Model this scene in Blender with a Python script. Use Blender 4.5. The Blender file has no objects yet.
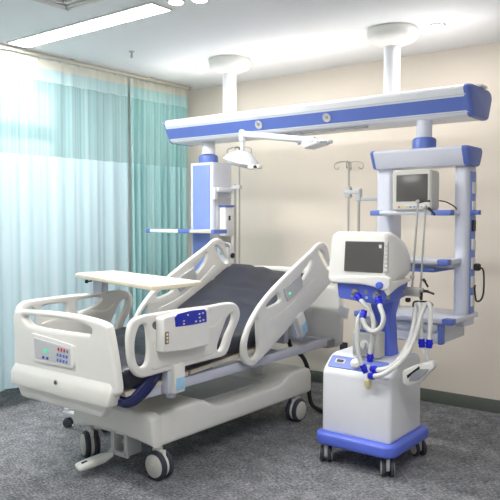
import bpy, bmesh, math, random
from mathutils import Vector, Matrix, noise
random.seed(4)
C = bpy.context.scene.collection
PI = math.pi

# ------------------------------------------------------------------ camera
F, HC, YAW, PITCH = 675.0, 1.45, math.radians(37.6), math.atan(32 / 675)
fw = Vector((-math.sin(YAW) * math.cos(PITCH), math.cos(YAW) * math.cos(PITCH), -math.sin(PITCH)))
rt = Vector((math.cos(YAW), math.sin(YAW), 0)); up = rt.cross(fw)
CAM = Vector((0, 0, HC))
def onax(px, py, ax, val):
    d = fw * F + rt * (px - 250) + up * (250 - py)
    return CAM + d * ((val - CAM[ax]) / d[ax])
def PX(x, px, py): return onax(px, py, 0, x)
def PY(y, px, py): return onax(px, py, 1, y)
def PZ(z, px, py): return onax(px, py, 2, z)
cd = bpy.data.cameras.new('camera'); cam = bpy.data.objects.new('camera', cd); C.objects.link(cam)
cam.location = CAM; cam.rotation_euler = (PI / 2 - PITCH, 0, YAW)
cd.sensor_width = 36; cd.lens = F / 500 * 36
bpy.context.scene.camera = cam
vs = bpy.context.scene.view_settings
vs.view_transform = 'Standard'; vs.look = 'None'; vs.gamma = 1; vs.exposure = 0.15
try: vs.use_curve_mapping = False
except Exception: pass

# ------------------------------------------------------------------ materials
def lin(r, g, b):
    f = lambda c: (c / 255 / 12.92) if c <= 10 else ((c / 255 + .055) / 1.055) ** 2.4
    return (f(r), f(g), f(b), 1)
def mat(name, col, rough=.45, metal=0, var=.03, scale=14, bump=0, bscale=200, spec=.5, coat=0, trans=0):
    m = bpy.data.materials.new(name); m.use_nodes = True
    nt = m.node_tree; n = nt.nodes; l = nt.links; b = n['Principled BSDF']
    b.inputs['Roughness'].default_value = rough; b.inputs['Metallic'].default_value = metal
    b.inputs['Specular IOR Level'].default_value = spec
    if coat: b.inputs['Coat Weight'].default_value = coat; b.inputs['Coat Roughness'].default_value = .15
    if trans: b.inputs['Transmission Weight'].default_value = trans
    tc = n.new('ShaderNodeTexCoord'); nz = n.new('ShaderNodeTexNoise')
    nz.inputs['Scale'].default_value = scale; nz.inputs['Detail'].default_value = 4
    l.new(tc.outputs['Object'], nz.inputs['Vector'])
    rp = n.new('ShaderNodeValToRGB')
    rp.color_ramp.elements[0].position = .3; rp.color_ramp.elements[1].position = .7
    rp.color_ramp.elements[0].color = tuple(max(0, c * (1 - var)) for c in col[:3]) + (1,)
    rp.color_ramp.elements[1].color = tuple(min(1, c * (1 + var)) for c in col[:3]) + (1,)
    l.new(nz.outputs['Fac'], rp.inputs['Fac']); l.new(rp.outputs['Color'], b.inputs['Base Color'])
    if bump:
        n2 = n.new('ShaderNodeTexNoise'); n2.inputs['Scale'].default_value = bscale
        n2.inputs['Detail'].default_value = 3
        l.new(tc.outputs['Object'], n2.inputs['Vector'])
        bp = n.new('ShaderNodeBump'); bp.inputs['Strength'].default_value = bump; bp.inputs['Distance'].default_value = .01
        l.new(n2.outputs['Fac'], bp.inputs['Height']); l.new(bp.outputs['Normal'], b.inputs['Normal'])
    return m
def emit(name, col, s):
    m = bpy.data.materials.new(name); m.use_nodes = True
    nt = m.node_tree; nt.nodes.clear()
    e = nt.nodes.new('ShaderNodeEmission'); e.inputs[0].default_value = col; e.inputs[1].default_value = s
    o = nt.nodes.new('ShaderNodeOutputMaterial'); nt.links.new(e.outputs[0], o.inputs[0]); return m

def carpet_mat():
    m = bpy.data.materials.new('carpet'); m.use_nodes = True
    nt = m.node_tree; n = nt.nodes; l = nt.links; b = n['Principled BSDF']
    b.inputs['Roughness'].default_value = .95; b.inputs['Specular IOR Level'].default_value = .1
    tc = n.new('ShaderNodeTexCoord')
    def nz(scale, det, sc=(1, 1, 1)):
        mp = n.new('ShaderNodeMapping'); mp.inputs['Scale'].default_value = sc
        l.new(tc.outputs['Object'], mp.inputs['Vector'])
        t = n.new('ShaderNodeTexNoise'); t.inputs['Scale'].default_value = scale; t.inputs['Detail'].default_value = det
        t.inputs['Roughness'].default_value = .7
        l.new(mp.outputs[0], t.inputs['Vector']); return t
    a = nz(48, 5, (1, 2.2, 1)); c = nz(9, 3)
    mx = n.new('ShaderNodeMix'); mx.data_type = 'FLOAT'; mx.inputs[0].default_value = .25
    l.new(a.outputs['Fac'], mx.inputs[2]); l.new(c.outputs['Fac'], mx.inputs[3])
    rp = n.new('ShaderNodeValToRGB'); e = rp.color_ramp.elements
    e[0].position = .36; e[0].color = lin(72, 74, 78)
    e[1].position = .66; e[1].color = lin(190, 191, 193)
    e2 = rp.color_ramp.elements.new(.5); e2.color = lin(124, 125, 129)
    l.new(mx.outputs[0], rp.inputs['Fac']); l.new(rp.outputs['Color'], b.inputs['Base Color'])
    bp = n.new('ShaderNodeBump'); bp.inputs['Strength'].default_value = .5; bp.inputs['Distance'].default_value = .01
    l.new(a.outputs['Fac'], bp.inputs['Height']); l.new(bp.outputs['Normal'], b.inputs['Normal'])
    return m

def cloth_mat(name, col, transp, translu, stripes=0, dens=60):
    """Curtain cloth: diffuse + translucent + see-through weave, thread stripes down the drop."""
    m = bpy.data.materials.new(name); m.use_nodes = True
    nt = m.node_tree; n = nt.nodes; l = nt.links; n.clear()
    out = n.new('ShaderNodeOutputMaterial')
    d = n.new('ShaderNodeBsdfDiffuse'); t = n.new('ShaderNodeBsdfTranslucent'); tr = n.new('ShaderNodeBsdfTransparent')
    tc = n.new('ShaderNodeTexCoord'); mp = n.new('ShaderNodeMapping')
    mp.inputs['Scale'].default_value = (0, 1, 0)
    l.new(tc.outputs['Object'], mp.inputs['Vector'])
    nz = n.new('ShaderNodeTexNoise'); nz.inputs['Scale'].default_value = dens; nz.inputs['Detail'].default_value = 2
    l.new(mp.outputs[0], nz.inputs['Vector'])
    rp = n.new('ShaderNodeValToRGB')
    rp.color_ramp.elements[0].position = .35; rp.color_ramp.elements[1].position = .65
    td = lin(96, 182, 182); rp.color_ramp.elements[0].color = tuple(c + (d_ - c) * .55 * stripes for c, d_ in zip(col[:3], td)) + (1,)
    rp.color_ramp.elements[1].color = tuple(min(1, c * (1 + .12 * stripes)) for c in col[:3]) + (1,)
    l.new(nz.outputs['Fac'], rp.inputs['Fac'])
    l.new(rp.outputs['Color'], d.inputs[0]); l.new(rp.outputs['Color'], t.inputs[0])
    m1 = n.new('ShaderNodeMixShader'); m1.inputs[0].default_value = translu
    l.new(d.outputs[0], m1.inputs[1]); l.new(t.outputs[0], m1.inputs[2])
    m2 = n.new('ShaderNodeMixShader')
    ma = n.new('ShaderNodeMath'); ma.operation = 'MULTIPLY_ADD'
    ma.inputs[1].default_value = .5 * stripes * transp; ma.inputs[2].default_value = transp * (1 - .25 * stripes)
    l.new(nz.outputs['Fac'], ma.inputs[0]); l.new(ma.outputs[0], m2.inputs[0])
    l.new(m1.outputs[0], m2.inputs[1]); l.new(tr.outputs[0], m2.inputs[2])
    l.new(m2.outputs[0], out.inputs[0])
    return m

M = {}
M['white'] = mat('white_plastic', lin(232, 231, 226), .38, var=.012, bump=.02, bscale=400)
M['bedwhite'] = mat('bed_plastic', lin(230, 229, 223), .42, var=.012, bump=.03, bscale=300)
M['enamel'] = mat('white_enamel', lin(232, 234, 238), .28, var=.01)
M['lavender'] = mat('grey_enamel', lin(200, 203, 216), .35, var=.02)
M['lavender_white'] = mat('pale_lavender_enamel', lin(219, 222, 234), .3, var=.01)
M['alu'] = mat('aluminium', lin(212, 216, 222), .38, .25, var=.02)
M['grey'] = mat('grey_plastic', lin(196, 197, 198), .45, var=.02)
M['midgrey'] = mat('mid_grey_plastic', lin(150, 152, 155), .5, var=.03)
M['blue'] = mat('periwinkle_blue', lin(98, 121, 198), .4, var=.02)
M['pale_blue'] = mat('pale_periwinkle', lin(130, 152, 222), .4, var=.02)
M['vblue'] = mat('ventilator_blue', lin(94, 116, 222), .35, var=.02)
M['royal'] = mat('royal_blue', lin(20, 30, 200), .35, var=.03)
M['panelblue'] = mat('panel_blue', lin(38, 52, 176), .4, var=.04)
M['cover'] = mat('mattress_cover', lin(39, 42, 54), .42, var=.08, scale=5, bump=.4, bscale=6, spec=.5)
M['navy'] = mat('navy_vinyl', lin(30, 36, 84), .25, var=.1, scale=8, bump=.3, bscale=22)
M['cream'] = mat('cream_laminate', lin(230, 221, 196), .4, var=.012)
M['beige'] = mat('beige_board', lin(214, 206, 190), .55, var=.03)
M['black'] = mat('black_rubber', lin(30, 31, 34), .5, var=.05)
M['tyre'] = mat('dark_tyre', lin(58, 60, 72), .55, var=.05)
M['screen'] = mat('dark_screen', lin(84, 82, 80), .22, var=.04, scale=3, spec=.7)
M['chrome'] = mat('chrome', lin(205, 206, 208), .2, .9, var=.02)
M['steel'] = mat('brushed_steel', lin(190, 188, 182), .32, .75, var=.04)
M['hose'] = mat('hose_plastic', lin(222, 223, 219), .3, var=.04, spec=.6)
M['beigebox'] = mat('putty_plastic', lin(208, 206, 198), .45, var=.02)
M['keygrey'] = mat('key_grey', lin(184, 186, 188), .45)
M['red'] = mat('red_key', lin(196, 50, 70), .4)
M['teal'] = mat('teal_key', lin(70, 150, 160), .4)
M['key'] = mat('blue_key', lin(80, 110, 196), .4)
M['yellow'] = mat('yellow_key', lin(222, 206, 70), .4)
M['sticker'] = mat('pale_blue_sticker', lin(160, 205, 232), .5, var=.05, scale=60)
M['amber'] = mat('amber_plastic', lin(214, 204, 160), .3, var=.05)
M['brown'] = mat('brown_socket', lin(140, 120, 90), .5)
M['brass'] = mat('champagne_track', lin(210, 204, 186), .4, .3)
M['wall'] = mat('wall_paint', lin(233, 223, 210), .7, var=.012, scale=3, bump=.03, bscale=160)
M['wallw'] = mat('wall_white', lin(222, 222, 220), .8, var=.01, scale=3)
M['ceil'] = mat('ceiling_paint', lin(240, 240, 242), .8, var=.008, scale=2)
M['skirt'] = mat('skirting_green', lin(98, 104, 97), .4, var=.05, scale=5)
M['carpet'] = carpet_mat()
M['ventgrey'] = mat('vent_grey', lin(222, 218, 214), .6)
M['glass'] = None
g = bpy.data.materials.new('window_glass'); g.use_nodes = True
gn = g.node_tree; gn.nodes.clear()
go = gn.nodes.new('ShaderNodeOutputMaterial'); gm = gn.nodes.new('ShaderNodeMixShader'); gm.inputs[0].default_value = .07
ga = gn.nodes.new('ShaderNodeBsdfTransparent'); ga.inputs[0].default_value = (.96, .98, .97, 1)
gg = gn.nodes.new('ShaderNodeBsdfGlossy'); gg.inputs['Roughness'].default_value = .02
gn.links.new(ga.outputs[0], gm.inputs[1]); gn.links.new(gg.outputs[0], gm.inputs[2]); gn.links.new(gm.outputs[0], go.inputs[0])
M['glass'] = g
LED = emit('led_panel', (1, .98, .965, 1), 56)
SPOT = emit('downlight_glow', (1, .97, .92, 1), 370)
GREEN = emit('green_display', (.12, .55, .36, 1), 1.2)
LEDG = emit('green_led', (.1, .8, .4, 1), 1.2)

# ------------------------------------------------------------------ mesh helpers
def finish(name, me, m, parent=None, smooth=True, ang=38):
    if smooth:
        for p in me.polygons: p.use_smooth = True
        me.set_sharp_from_angle(angle=math.radians(ang))
    me.materials.clear(); me.materials.append(m)
    o = bpy.data.objects.new(name, me); C.objects.link(o)
    if parent is not None:
        o.parent = parent
        r = parent
        while r.parent is not None: r = r.parent
        o.matrix_parent_inverse = Matrix.Translation(-r.location) if r is parent and r.type == 'EMPTY' else Matrix.Identity(4)
    return o
class MB:
    def __init__(s): s.bm = bmesh.new()
    def _merge(s, b, mtx=None):
        if mtx is not None: bmesh.ops.transform(b, matrix=mtx, verts=b.verts)
        me = bpy.data.meshes.new('t'); b.to_mesh(me); b.free(); s.bm.from_mesh(me); bpy.data.meshes.remove(me)
        return s
    def box(s, x0, x1, y0, y1, z0, z1, bev=.004, seg=2, mtx=None):
        b = bmesh.new(); bmesh.ops.create_cube(b, size=1)
        bmesh.ops.scale(b, vec=(abs(x1 - x0), abs(y1 - y0), abs(z1 - z0)), verts=b.verts)
        if bev: bmesh.ops.bevel(b, geom=b.edges[:], offset=bev, segments=seg, affect='EDGES', profile=.5)
        bmesh.ops.translate(b, vec=((x0 + x1) / 2, (y0 + y1) / 2, (z0 + z1) / 2), verts=b.verts)
        return s._merge(b, mtx)
    def lathe(s, prof, loc, axis='Z', n=28, mtx=None):
        """prof: [(radius, height)] swept round the axis."""
        b = bmesh.new(); rings = []
        for r, h in prof:
            if r < 1e-6: rings.append([b.verts.new((0, 0, h))])
            else: rings.append([b.verts.new((r * math.cos(2 * PI * k / n), r * math.sin(2 * PI * k / n), h)) for k in range(n)])
        for A, B in zip(rings, rings[1:]):
            for k in range(n):
                k2 = (k + 1) % n
                if len(A) == 1 and len(B) == 1: continue
                if len(A) == 1: b.faces.new((A[0], B[k2], B[k]))
                elif len(B) == 1: b.faces.new((A[k], A[k2], B[0]))
                else: b.faces.new((A[k], A[k2], B[k2], B[k]))
        for R, end in ((rings[0], 0), (rings[-1], 1)):
            if len(R) > 1: b.faces.new(R if end else R[::-1])
        bmesh.ops.recalc_face_normals(b, faces=b.faces[:])
        if isinstance(axis, str):
            q = {'Z': Matrix.Identity(4), 'X': Matrix.Rotation(PI / 2, 4, 'Y'), 'Y': Matrix.Rotation(-PI / 2, 4, 'X')}[axis]
        else: q = Vector(axis).to_track_quat('Z', 'Y').to_matrix().to_4x4()
        bmesh.ops.transform(b, matrix=Matrix.Translation(loc) @ q, verts=b.verts)
        return s._merge(b, mtx)
    def cyl(s, p, q, r, r2=None, n=20, bev=.0015):
        p, q = Vector(p), Vector(q); L = (q - p).length; r2 = r if r2 is None else r2
        e = min(bev, r * .4, L * .3)
        return s.lathe([(r - e, 0), (r, e), (r2, L - e), (r2 - e, L)], p, (q - p), n)
    def sweep(s, pts, rad, n=12, caps=True):
        pts = [Vector(p) for p in pts]; b = bmesh.new(); rings = []
        t0 = (pts[1] - pts[0]).normalized()
        nrm = t0.orthogonal().normalized()
        for i, p in enumerate(pts):
            t = ((pts[min(i + 1, len(pts) - 1)] - pts[max(i - 1, 0)])).normalized()
            nrm = (nrm - t * nrm.dot(t)).normalized(); bn = t.cross(nrm)
            r = rad(i) if callable(rad) else rad
            rings.append([b.verts.new(p + (nrm * math.cos(2 * PI * k / n) + bn * math.sin(2 * PI * k / n)) * r) for k in range(n)])
        for A, B in zip(rings, rings[1:]):
            for k in range(n): b.faces.new((A[k], A[(k + 1) % n], B[(k + 1) % n], B[k]))
        if caps: b.faces.new(rings[0][::-1]); b.faces.new(rings[-1])
        bmesh.ops.recalc_face_normals(b, faces=b.faces[:])
        return s._merge(b)
    def loft(s, rings):
        b = bmesh.new(); R = [[b.verts.new(p) for p in r] for r in rings]; n = len(R[0])
        for A, B in zip(R, R[1:]):
            for k in range(n): b.faces.new((A[k], A[(k + 1) % n], B[(k + 1) % n], B[k]))
        b.faces.new(R[0][::-1]); b.faces.new(R[-1])
        bmesh.ops.recalc_face_normals(b, faces=b.faces[:])
        return s._merge(b)
    def plate(s, plane, w0, w1, outline, holes=(), b=.006, res=3, mtx=None):
        """A sheet with holes: outline in (u,v); plane 'X': (Y,Z), 'Y': (X,Z), 'Z': (X,Y); from w0 to w1 with rounded edges."""
        cu = bpy.data.curves.new('t', 'CURVE'); cu.dimensions = '2D'; cu.fill_mode = 'BOTH'
        t = abs(w1 - w0); bb = min(b, t / 2 * .98)
        cu.extrude = t / 2 - bb; cu.bevel_depth = bb; cu.bevel_resolution = res; cu.offset = -bb
        for loop in [outline] + list(holes):
            sp = cu.splines.new('POLY'); sp.points.add(len(loop) - 1); sp.use_cyclic_u = True
            for pt, (u, v) in zip(sp.points, loop): pt.co = (u, v, 0, 1)
        o = bpy.data.objects.new('t', cu); C.objects.link(o)
        dg = bpy.context.evaluated_depsgraph_get(); dg.update()
        me = bpy.data.meshes.new_from_object(o.evaluated_get(dg))
        bpy.data.objects.remove(o); bpy.data.curves.remove(cu)
        bm = bmesh.new(); bm.from_mesh(me); bpy.data.meshes.remove(me)
        w = (w0 + w1) / 2
        for v in bm.verts:
            a, c, e = v.co
            v.co = {'X': (w + e, a, c), 'Y': (a, w + e, c), 'Z': (a, c, w + e)}[plane]
        bmesh.ops.remove_doubles(bm, verts=bm.verts, dist=1e-5)
        bmesh.ops.recalc_face_normals(bm, faces=bm.faces[:])
        return s._merge(bm, mtx)
    def xf(s, mtx):
        bmesh.ops.transform(s.bm, matrix=mtx, verts=s.bm.verts)
        if mtx.determinant() < 0: bmesh.ops.reverse_faces(s.bm, faces=s.bm.faces[:])
        return s
    def build(s, name, m, parent=None, smooth=True, ang=38):
        me = bpy.data.meshes.new(name); s.bm.to_mesh(me); s.bm.free()
        return finish(name, me, m, parent, smooth, ang)
def cat(pts, n=6, closed=True):
    """Catmull-Rom smoothing of a loop or path (any dimension)."""
    pts = [Vector(p) for p in pts]; N = len(pts); out = []
    for i in range(N if closed else N - 1):
        if closed: a, b, c, d = pts[i - 1], pts[i], pts[(i + 1) % N], pts[(i + 2) % N]
        else: a, b, c, d = pts[max(i - 1, 0)], pts[i], pts[i + 1], pts[min(i + 2, N - 1)]
        for k in range(n):
            t = k / n
            out.append(.5 * ((2 * b) + (c - a) * t + (2 * a - 5 * b + 4 * c - d) * t * t + (3 * b - a - 3 * c + d) * t ** 3))
    if not closed: out.append(pts[-1])
    return out
def rrect(x0, x1, y0, y1, r, n=6):
    out = []
    for cx, cy, a0 in ((x1 - r, y1 - r, 0), (x0 + r, y1 - r, PI / 2), (x0 + r, y0 + r, PI), (x1 - r, y0 + r, 1.5 * PI)):
        for k in range(n + 1):
            a = a0 + PI / 2 * k / n; out.append((cx + r * math.cos(a), cy + r * math.sin(a)))
    return out
def chamf(poly, r, n=4):
    """Rounds the corners of a polygon."""
    out = []; N = len(poly)
    for i in range(N):
        p, q, s_ = Vector(poly[i - 1]), Vector(poly[i]), Vector(poly[(i + 1) % N])
        a, b = (p - q), (s_ - q); d = min(r, a.length * .45, b.length * .45)
        A, B = q + a.normalized() * d, q + b.normalized() * d
        for k in range(n + 1):
            t = k / n; out.append((1 - t) ** 2 * A + 2 * t * (1 - t) * q + t * t * B)
    return [tuple(v) for v in out]
def thing(name, label, catg, loc, group=None):
    o = bpy.data.objects.new(name, None); C.objects.link(o); o.location = loc; o.empty_display_size = .1
    return tag(o, label, catg, group)
def tag(o, label, catg, group=None):
    o['label'] = label; o['category'] = catg
    if group: o['group'] = group
    return o
def struct(o): o['kind'] = 'structure'; return o
def yz(p): return (p[1], p[2])
def xz(p): return (p[0], p[2])

# ------------------------------------------------------------------ room
WL, WR, WB, WF, CH = -5.27, 1.7, 5.05, -1.6, 2.73
struct(MB().box(WL - .2, WR + .2, WF - .2, WB + .2, -.1, 0, 0).build('floor', M['carpet'], None, False))
struct(MB().box(WL - .2, WR + .2, WF - .2, WB + .2, CH, CH + .1, 0).build('ceiling', M['ceil'], None, False))
struct(MB().box(WL - .2, WR + .2, WB, WB + .15, 0, CH, 0).build('wall_back', M['wall'], None, False))
struct(MB().box(WR, WR + .15, WF, WB, 0, CH, 0).build('wall_right', M['wallw'], None, False))
fx0, fx1, fz0, fz1 = -3.6, 1.2, .8, 2.6
struct(MB().box(WL, fx0, WF - .15, WF, 0, CH, 0).box(fx1, WR, WF - .15, WF, 0, CH, 0).box(fx0, fx1, WF - .15, WF, 0, fz0, 0).box(fx0, fx1, WF - .15, WF, fz1, CH, 0).build('wall_front', M['wallw'], None, False))
w2 = MB()  # added window, unseen behind the camera, for soft fill on fronts and ceiling
for x in (fx0, -2.02, -.42, fx1 - .05): w2.box(x, x + .05, WF - .1, WF - .04, fz0, fz1)
w2.box(fx0, fx1, WF - .1, WF - .04, fz0, fz0 + .05).box(fx0, fx1, WF - .1, WF - .04, fz1 - .05, fz1)
w2o = struct(w2.build('added_fill_window', M['midgrey']))
MB().box(fx0 + .04, fx1 - .04, WF - .075, WF - .065, fz0 + .04, fz1 - .04, 0).build('window_pane', M['glass'], w2o, False)
wy0, wy1, wz0, wz1 = .6, 3.99, .95, 2.66
struct(MB().box(WL - .2, WL, WF, wy0, 0, CH, 0).box(WL - .2, WL, wy1, WB, 0, CH, 0).box(WL - .2, WL, wy0, wy1, 0, wz0, 0)
       .box(WL - .2, WL, wy0, wy1, wz1, CH, 0).build('wall_left', M['wallw'], None, False))
struct(MB().box(WL, WR, WB - .014, WB, 0, .10, .004).build('baseboard_back', M['skirt']))
wf = MB()
wf.box(WL - .12, WL - .05, wy0, wy0 + .05, wz0, wz1).box(WL - .12, WL - .05, wy1 - .05, wy1, wz0, wz1)
wf.box(WL - .12, WL - .05, wy0, wy1, wz0, wz0 + .05).box(WL - .12, WL - .05, wy0, wy1, wz1 - .05, wz1)
wf.box(WL - .12, WL - .04, wy0, wy1, 2.165, 2.295).box(WL - .12, WL - .05, 2.15, 2.20, wz0, wz1)
wfo = struct(wf.build('window_1', M['midgrey']))
gp = MB().box(WL - .09, WL - .08, wy0 + .04, wy1 - .04, wz0 + .04, wz1 - .04, 0).build('window_pane', M['glass'], wfo, False)

# ------------------------------------------------------------------ curtains and track
tk = thing('curtain_track', 'champagne coloured curtain track fixed under the ceiling edge above the teal curtains', 'curtain track', (-4.52, 2.5, 2.68))
MB().box(-4.53, -4.50, -.2, 4.885, 2.694, 2.720, .004).build('rail', M['brass'], tk)
MB().lathe([(.012, 0), (.018, .004), (.018, .02), (.008, .026)], (-4.515, 4.885, 2.706), 'Y').build('end_cap', M['steel'], tk)
for y in (.6, 1.6, 2.6, 3.5, 4.4):
    MB().box(-4.525, -4.505, y - .02, y + .02, 2.715, 2.73, .002).build('ceiling_clip', M['steel'], tk)

def curtain(y0, y1, pleat, amp, zb, label, mats, seed):
    t = thing('curtain', label, 'curtain', (-4.515, (y0 + y1) / 2, zb), 'curtains along the window wall')
    n = int((y1 - y0) / pleat * 14)
    def off(y, z):
        k = (2.67 - z) / 2.5
        ph = 2 * PI * (y - y0) / pleat
        w = math.sin(ph + 1.1 * math.sin(ph * .37 + seed) + .5 * k * math.sin(ph * .21 + seed * 2))
        w2 = math.sin(ph * 2.3 + seed) * .3
        a = amp * (.55 + .45 * min(1, .3 + k)) * (1 + .4 * math.sin(ph * .13 + seed))
        return a * (w + w2)
    for nm, z0, z1, m in (('heading_tape', 2.615, 2.682, mats[0]), ('upper_band', 2.515, 2.615, mats[1]),
                          ('net_panel', 1.935, 2.515, mats[2]), ('cloth_panel', zb, 1.935, mats[3])):
        rows = max(2, int((z1 - z0) / .08)); b = bmesh.new(); g = []
        for j in range(rows + 1):
            z = z0 + (z1 - z0) * j / rows
            g.append([b.verts.new((-4.515 + off(y0 + (y1 - y0) * i / n, z), y0 + (y1 - y0) * i / n, z)) for i in range(n + 1)])
        for j in range(rows):
            for i in range(n): b.faces.new((g[j][i], g[j][i + 1], g[j + 1][i + 1], g[j + 1][i]))
        me = bpy.data.meshes.new(nm); b.to_mesh(me); b.free()
        finish(nm, me, m, t, True, 180)
    y = y0 + pleat / 2
    while y < y1:
        MB().sweep([(-4.515, y, 2.689), (-4.508, y, 2.684), (-4.512, y, 2.668)], .0025, 6).build('hook', M['steel'], t); y += pleat
    return t
cm = [cloth_mat('curtain_heading', lin(238, 234, 220), .05, .5), cloth_mat('curtain_band', lin(216, 240, 242), .12, .5, .3),
      cloth_mat('curtain_net', lin(198, 228, 232), .34, .4, .85, 40), cloth_mat('curtain_cloth', lin(212, 232, 240), .03, .30, .45, 14)]
cm2 = [cm[0], cloth_mat('curtain_band_dense', lin(206, 236, 236), .08, .45, .3),
       cloth_mat('curtain_net_dense', lin(186, 224, 224), .2, .35, .9, 40), cloth_mat('curtain_cloth_dense', lin(192, 226, 228), .03, .30, .8, 24)]
curtain(1.0, 4.10, .19, .016, .16, 'wide pale aqua curtain with a net top hanging in front of the window', cm, 1.3)
curtain(4.104, 4.875, .085, .030, .16, 'narrow gathered teal curtain bunched in the corner next to the beige wall', cm2, 2.2)

# ------------------------------------------------------------------ ceiling fittings
def led(x0, x1, y0, y1, label):
    t = thing('ceiling_light', label, 'ceiling light', ((x0 + x1) / 2, (y0 + y1) / 2, CH - .012), 'ceiling light strips')
    m = MB(); e = .012
    m.box(x0 - e, x1 + e, y0 - e, y0, CH - .012, CH, .002).box(x0 - e, x1 + e, y1, y1 + e, CH - .012, CH, .002)
    m.box(x0 - e, x0, y0, y1, CH - .012, CH, .002).box(x1, x1 + e, y0, y1, CH - .012, CH, .002)
    m.build('frame', M['white'], t)
    MB().box(x0, x1, y0, y1, CH - .008, CH - .001, 0).build('diffuser', LED, t, False)
led(-4.43, -2.95, 2.87, 3.03, 'long glowing white ceiling light strip running in from the window side')
led(-4.0, -2.5, .8, .975, 'long white ceiling light strip added for fill, out of view in front of the foot end of the bed')  # added strip outside the frame, gives frontal light on the bed
led(-1.3, .2, 1.7, 1.86, 'long white ceiling light strip added for fill, out of view nearest to the camera, right of the others')  # added out-of-frame strip that brightens the front of the tower
def downlight(x, y, label, s=1):
    t = thing('downlight', label, 'downlight', (x, y, CH - .01), 'round ceiling downlights')
    MB().lathe([(.040, -.001), (.040, -.008), (.044, -.011), (.052, -.009), (.055, 0)], (x, y, CH)).build('trim_ring', M['white'], t)
    MB().lathe([(0, -.010), (.039, -.008), (.039, -.0005)], (x, y, CH)).build('lens', SPOT, t)
for x, y, l in ((-3.86, 4.33, 'small glowing round downlight next to the left ceiling canopy of the bridge'),
                (-2.98, 4.30, 'small glowing round downlight between the two ceiling canopies'),
                (-1.79, 4.36, 'small glowing round downlight to the right of the right ceiling canopy'),
                (-2.82, 2.945, 'small glowing round downlight just beyond the end of the ceiling light strip'),
                (-2.68, 3.0, 'small glowing round downlight at the top edge, second from the light strip')):
    downlight(x, y, l)
v = thing('air_vent', 'grey square air vent in the ceiling near the light strip', 'air vent', (-3.18, 2.385, CH - .02))
x0, x1, y0, y1 = -3.433, -2.93, 2.134, 2.637
m = MB()
for k in range(4):
    a = .035 + k * .05; d = .02
    m.box(x0 + a, x1 - a, y0 + a, y0 + a + d, CH - .018 - .0 * k, CH - .002, .003).box(x0 + a, x1 - a, y1 - a - d, y1 - a, CH - .018, CH - .002, .003)
    m.box(x0 + a, x0 + a + d, y0 + a, y1 - a, CH - .018, CH - .002, .003).box(x1 - a - d, x1 - a, y0 + a, y1 - a, CH - .018, CH - .002, .003)
m.build('louvre', M['ventgrey'], v)
m = MB(); e = .03
m.box(x0, x1, y0, y0 + e, CH - .02, CH, .004).box(x0, x1, y1 - e, y1, CH - .02, CH, .004).box(x0, x0 + e, y0, y1, CH - .02, CH, .004).box(x1 - e, x1, y0, y1, CH - .02, CH, .004)
m.build('frame', M['ventgrey'], v)
sp = thing('fire_sprinkler', 'small metal fire sprinkler head poking down from the ceiling', 'sprinkler', (-3.92, 3.6, CH - .05))
MB().lathe([(.022, 0), (.02, -.006), (.007, -.008), (.007, -.03), (.004, -.032), (.004, -.045), (.014, -.046), (.014, -.049)], (-3.93, 3.61, CH)).build('head', M['steel'], sp)
MB().sweep([(-3.938, 3.61, CH - .02), (-3.941, 3.61, CH - .035), (-3.932, 3.61, CH - .046)], .002, 6).sweep([(-3.922, 3.61, CH - .02), (-3.919, 3.61, CH - .035), (-3.928, 3.61, CH - .046)], .002, 6).build('yoke', M['steel'], sp)

# ------------------------------------------------------------------ ceiling bridge
BY = 4.28
br = thing('ceiling_bridge', 'long white medical bridge with a blue stripe hung from the ceiling by two posts', 'ceiling bridge', (-2.83, BY, 2.08))
bx0, bx1 = -4.03, -1.485
prof = [(4.055, 2.238), (4.068, 2.258), (4.10, 2.268), (4.42, 2.268), (4.46, 2.255), (4.485, 2.225), (4.42, 2.088), (4.40, 2.079), (4.155, 2.079), (4.135, 2.088)]
def along_x(prof, x0, x1): return [[(x, p[0], p[1]) for p in prof] for x in (x0, x1)]
MB().loft(along_x(chamf(prof, .01, 2), bx0, bx1)).build('beam', M['enamel'], br, ang=30)
def fr(z): return 4.055 + (2.238 - z) / (2.238 - 2.088) * .08
def strip(z0, z1, e): return [(fr(z1) - e, z1), (fr(z0) - e, z0), (fr(z0) + .01, z0), (fr(z1) + .01, z1)]
MB().loft(along_x(strip(2.112, 2.190, .003), bx0 + .002, bx1 - .002)).build('blue_stripe', M['blue'], br)
MB().loft(along_x(strip(2.200, 2.205, .004), bx0, bx1)).loft(along_x(strip(2.099, 2.104, .004), bx0, bx1)).build('groove_trim', M['alu'], br)
def endcap(prof, xa, xb, m, parent, n=5, shrink=.22):
    cy = sum(p[0] for p in prof) / len(prof); cz = sum(p[1] for p in prof) / len(prof); rings = []
    ps = chamf([(cy + (p[0] - cy) * 1.015, cz + (p[1] - cz) * 1.03) for p in prof], .02, 3)
    for k in range(n + 1):
        a = k / n * PI / 2; s = 1 - shrink * (1 - math.cos(a)); x = xa + (xb - xa) * math.sin(a) if n else xa
        rings.append([(x, cy + (p[0] - cy) * s, cz + (p[1] - cz) * s) for p in ps])
    return MB().loft([[(xa - (xb - xa) * .35, p[1], p[2]) for p in rings[0]]] + rings).build('end_cap', m, parent, ang=60)
endcap(prof, bx1, bx1 + .03, M['blue'], br, shrink=.12)
endcap(prof, bx0, bx0 - .016, M['blue'], br, shrink=.12)
for px, s in ((230, 0), (392, 1)):
    x = (-3.505, -2.075)[s]
    MB().cyl((x, BY, 2.26), (x, BY, CH - .09), .055, n=28).build('ceiling_post', M['enamel'], br)
    MB().lathe([(.052, -.118), (.075, -.112), (.10, -.10), (.155, -.078), (.172, -.05), (.172, -.02), (.165, 0)], (x, BY, CH), n=40).build('canopy', M['white'], br)
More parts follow.
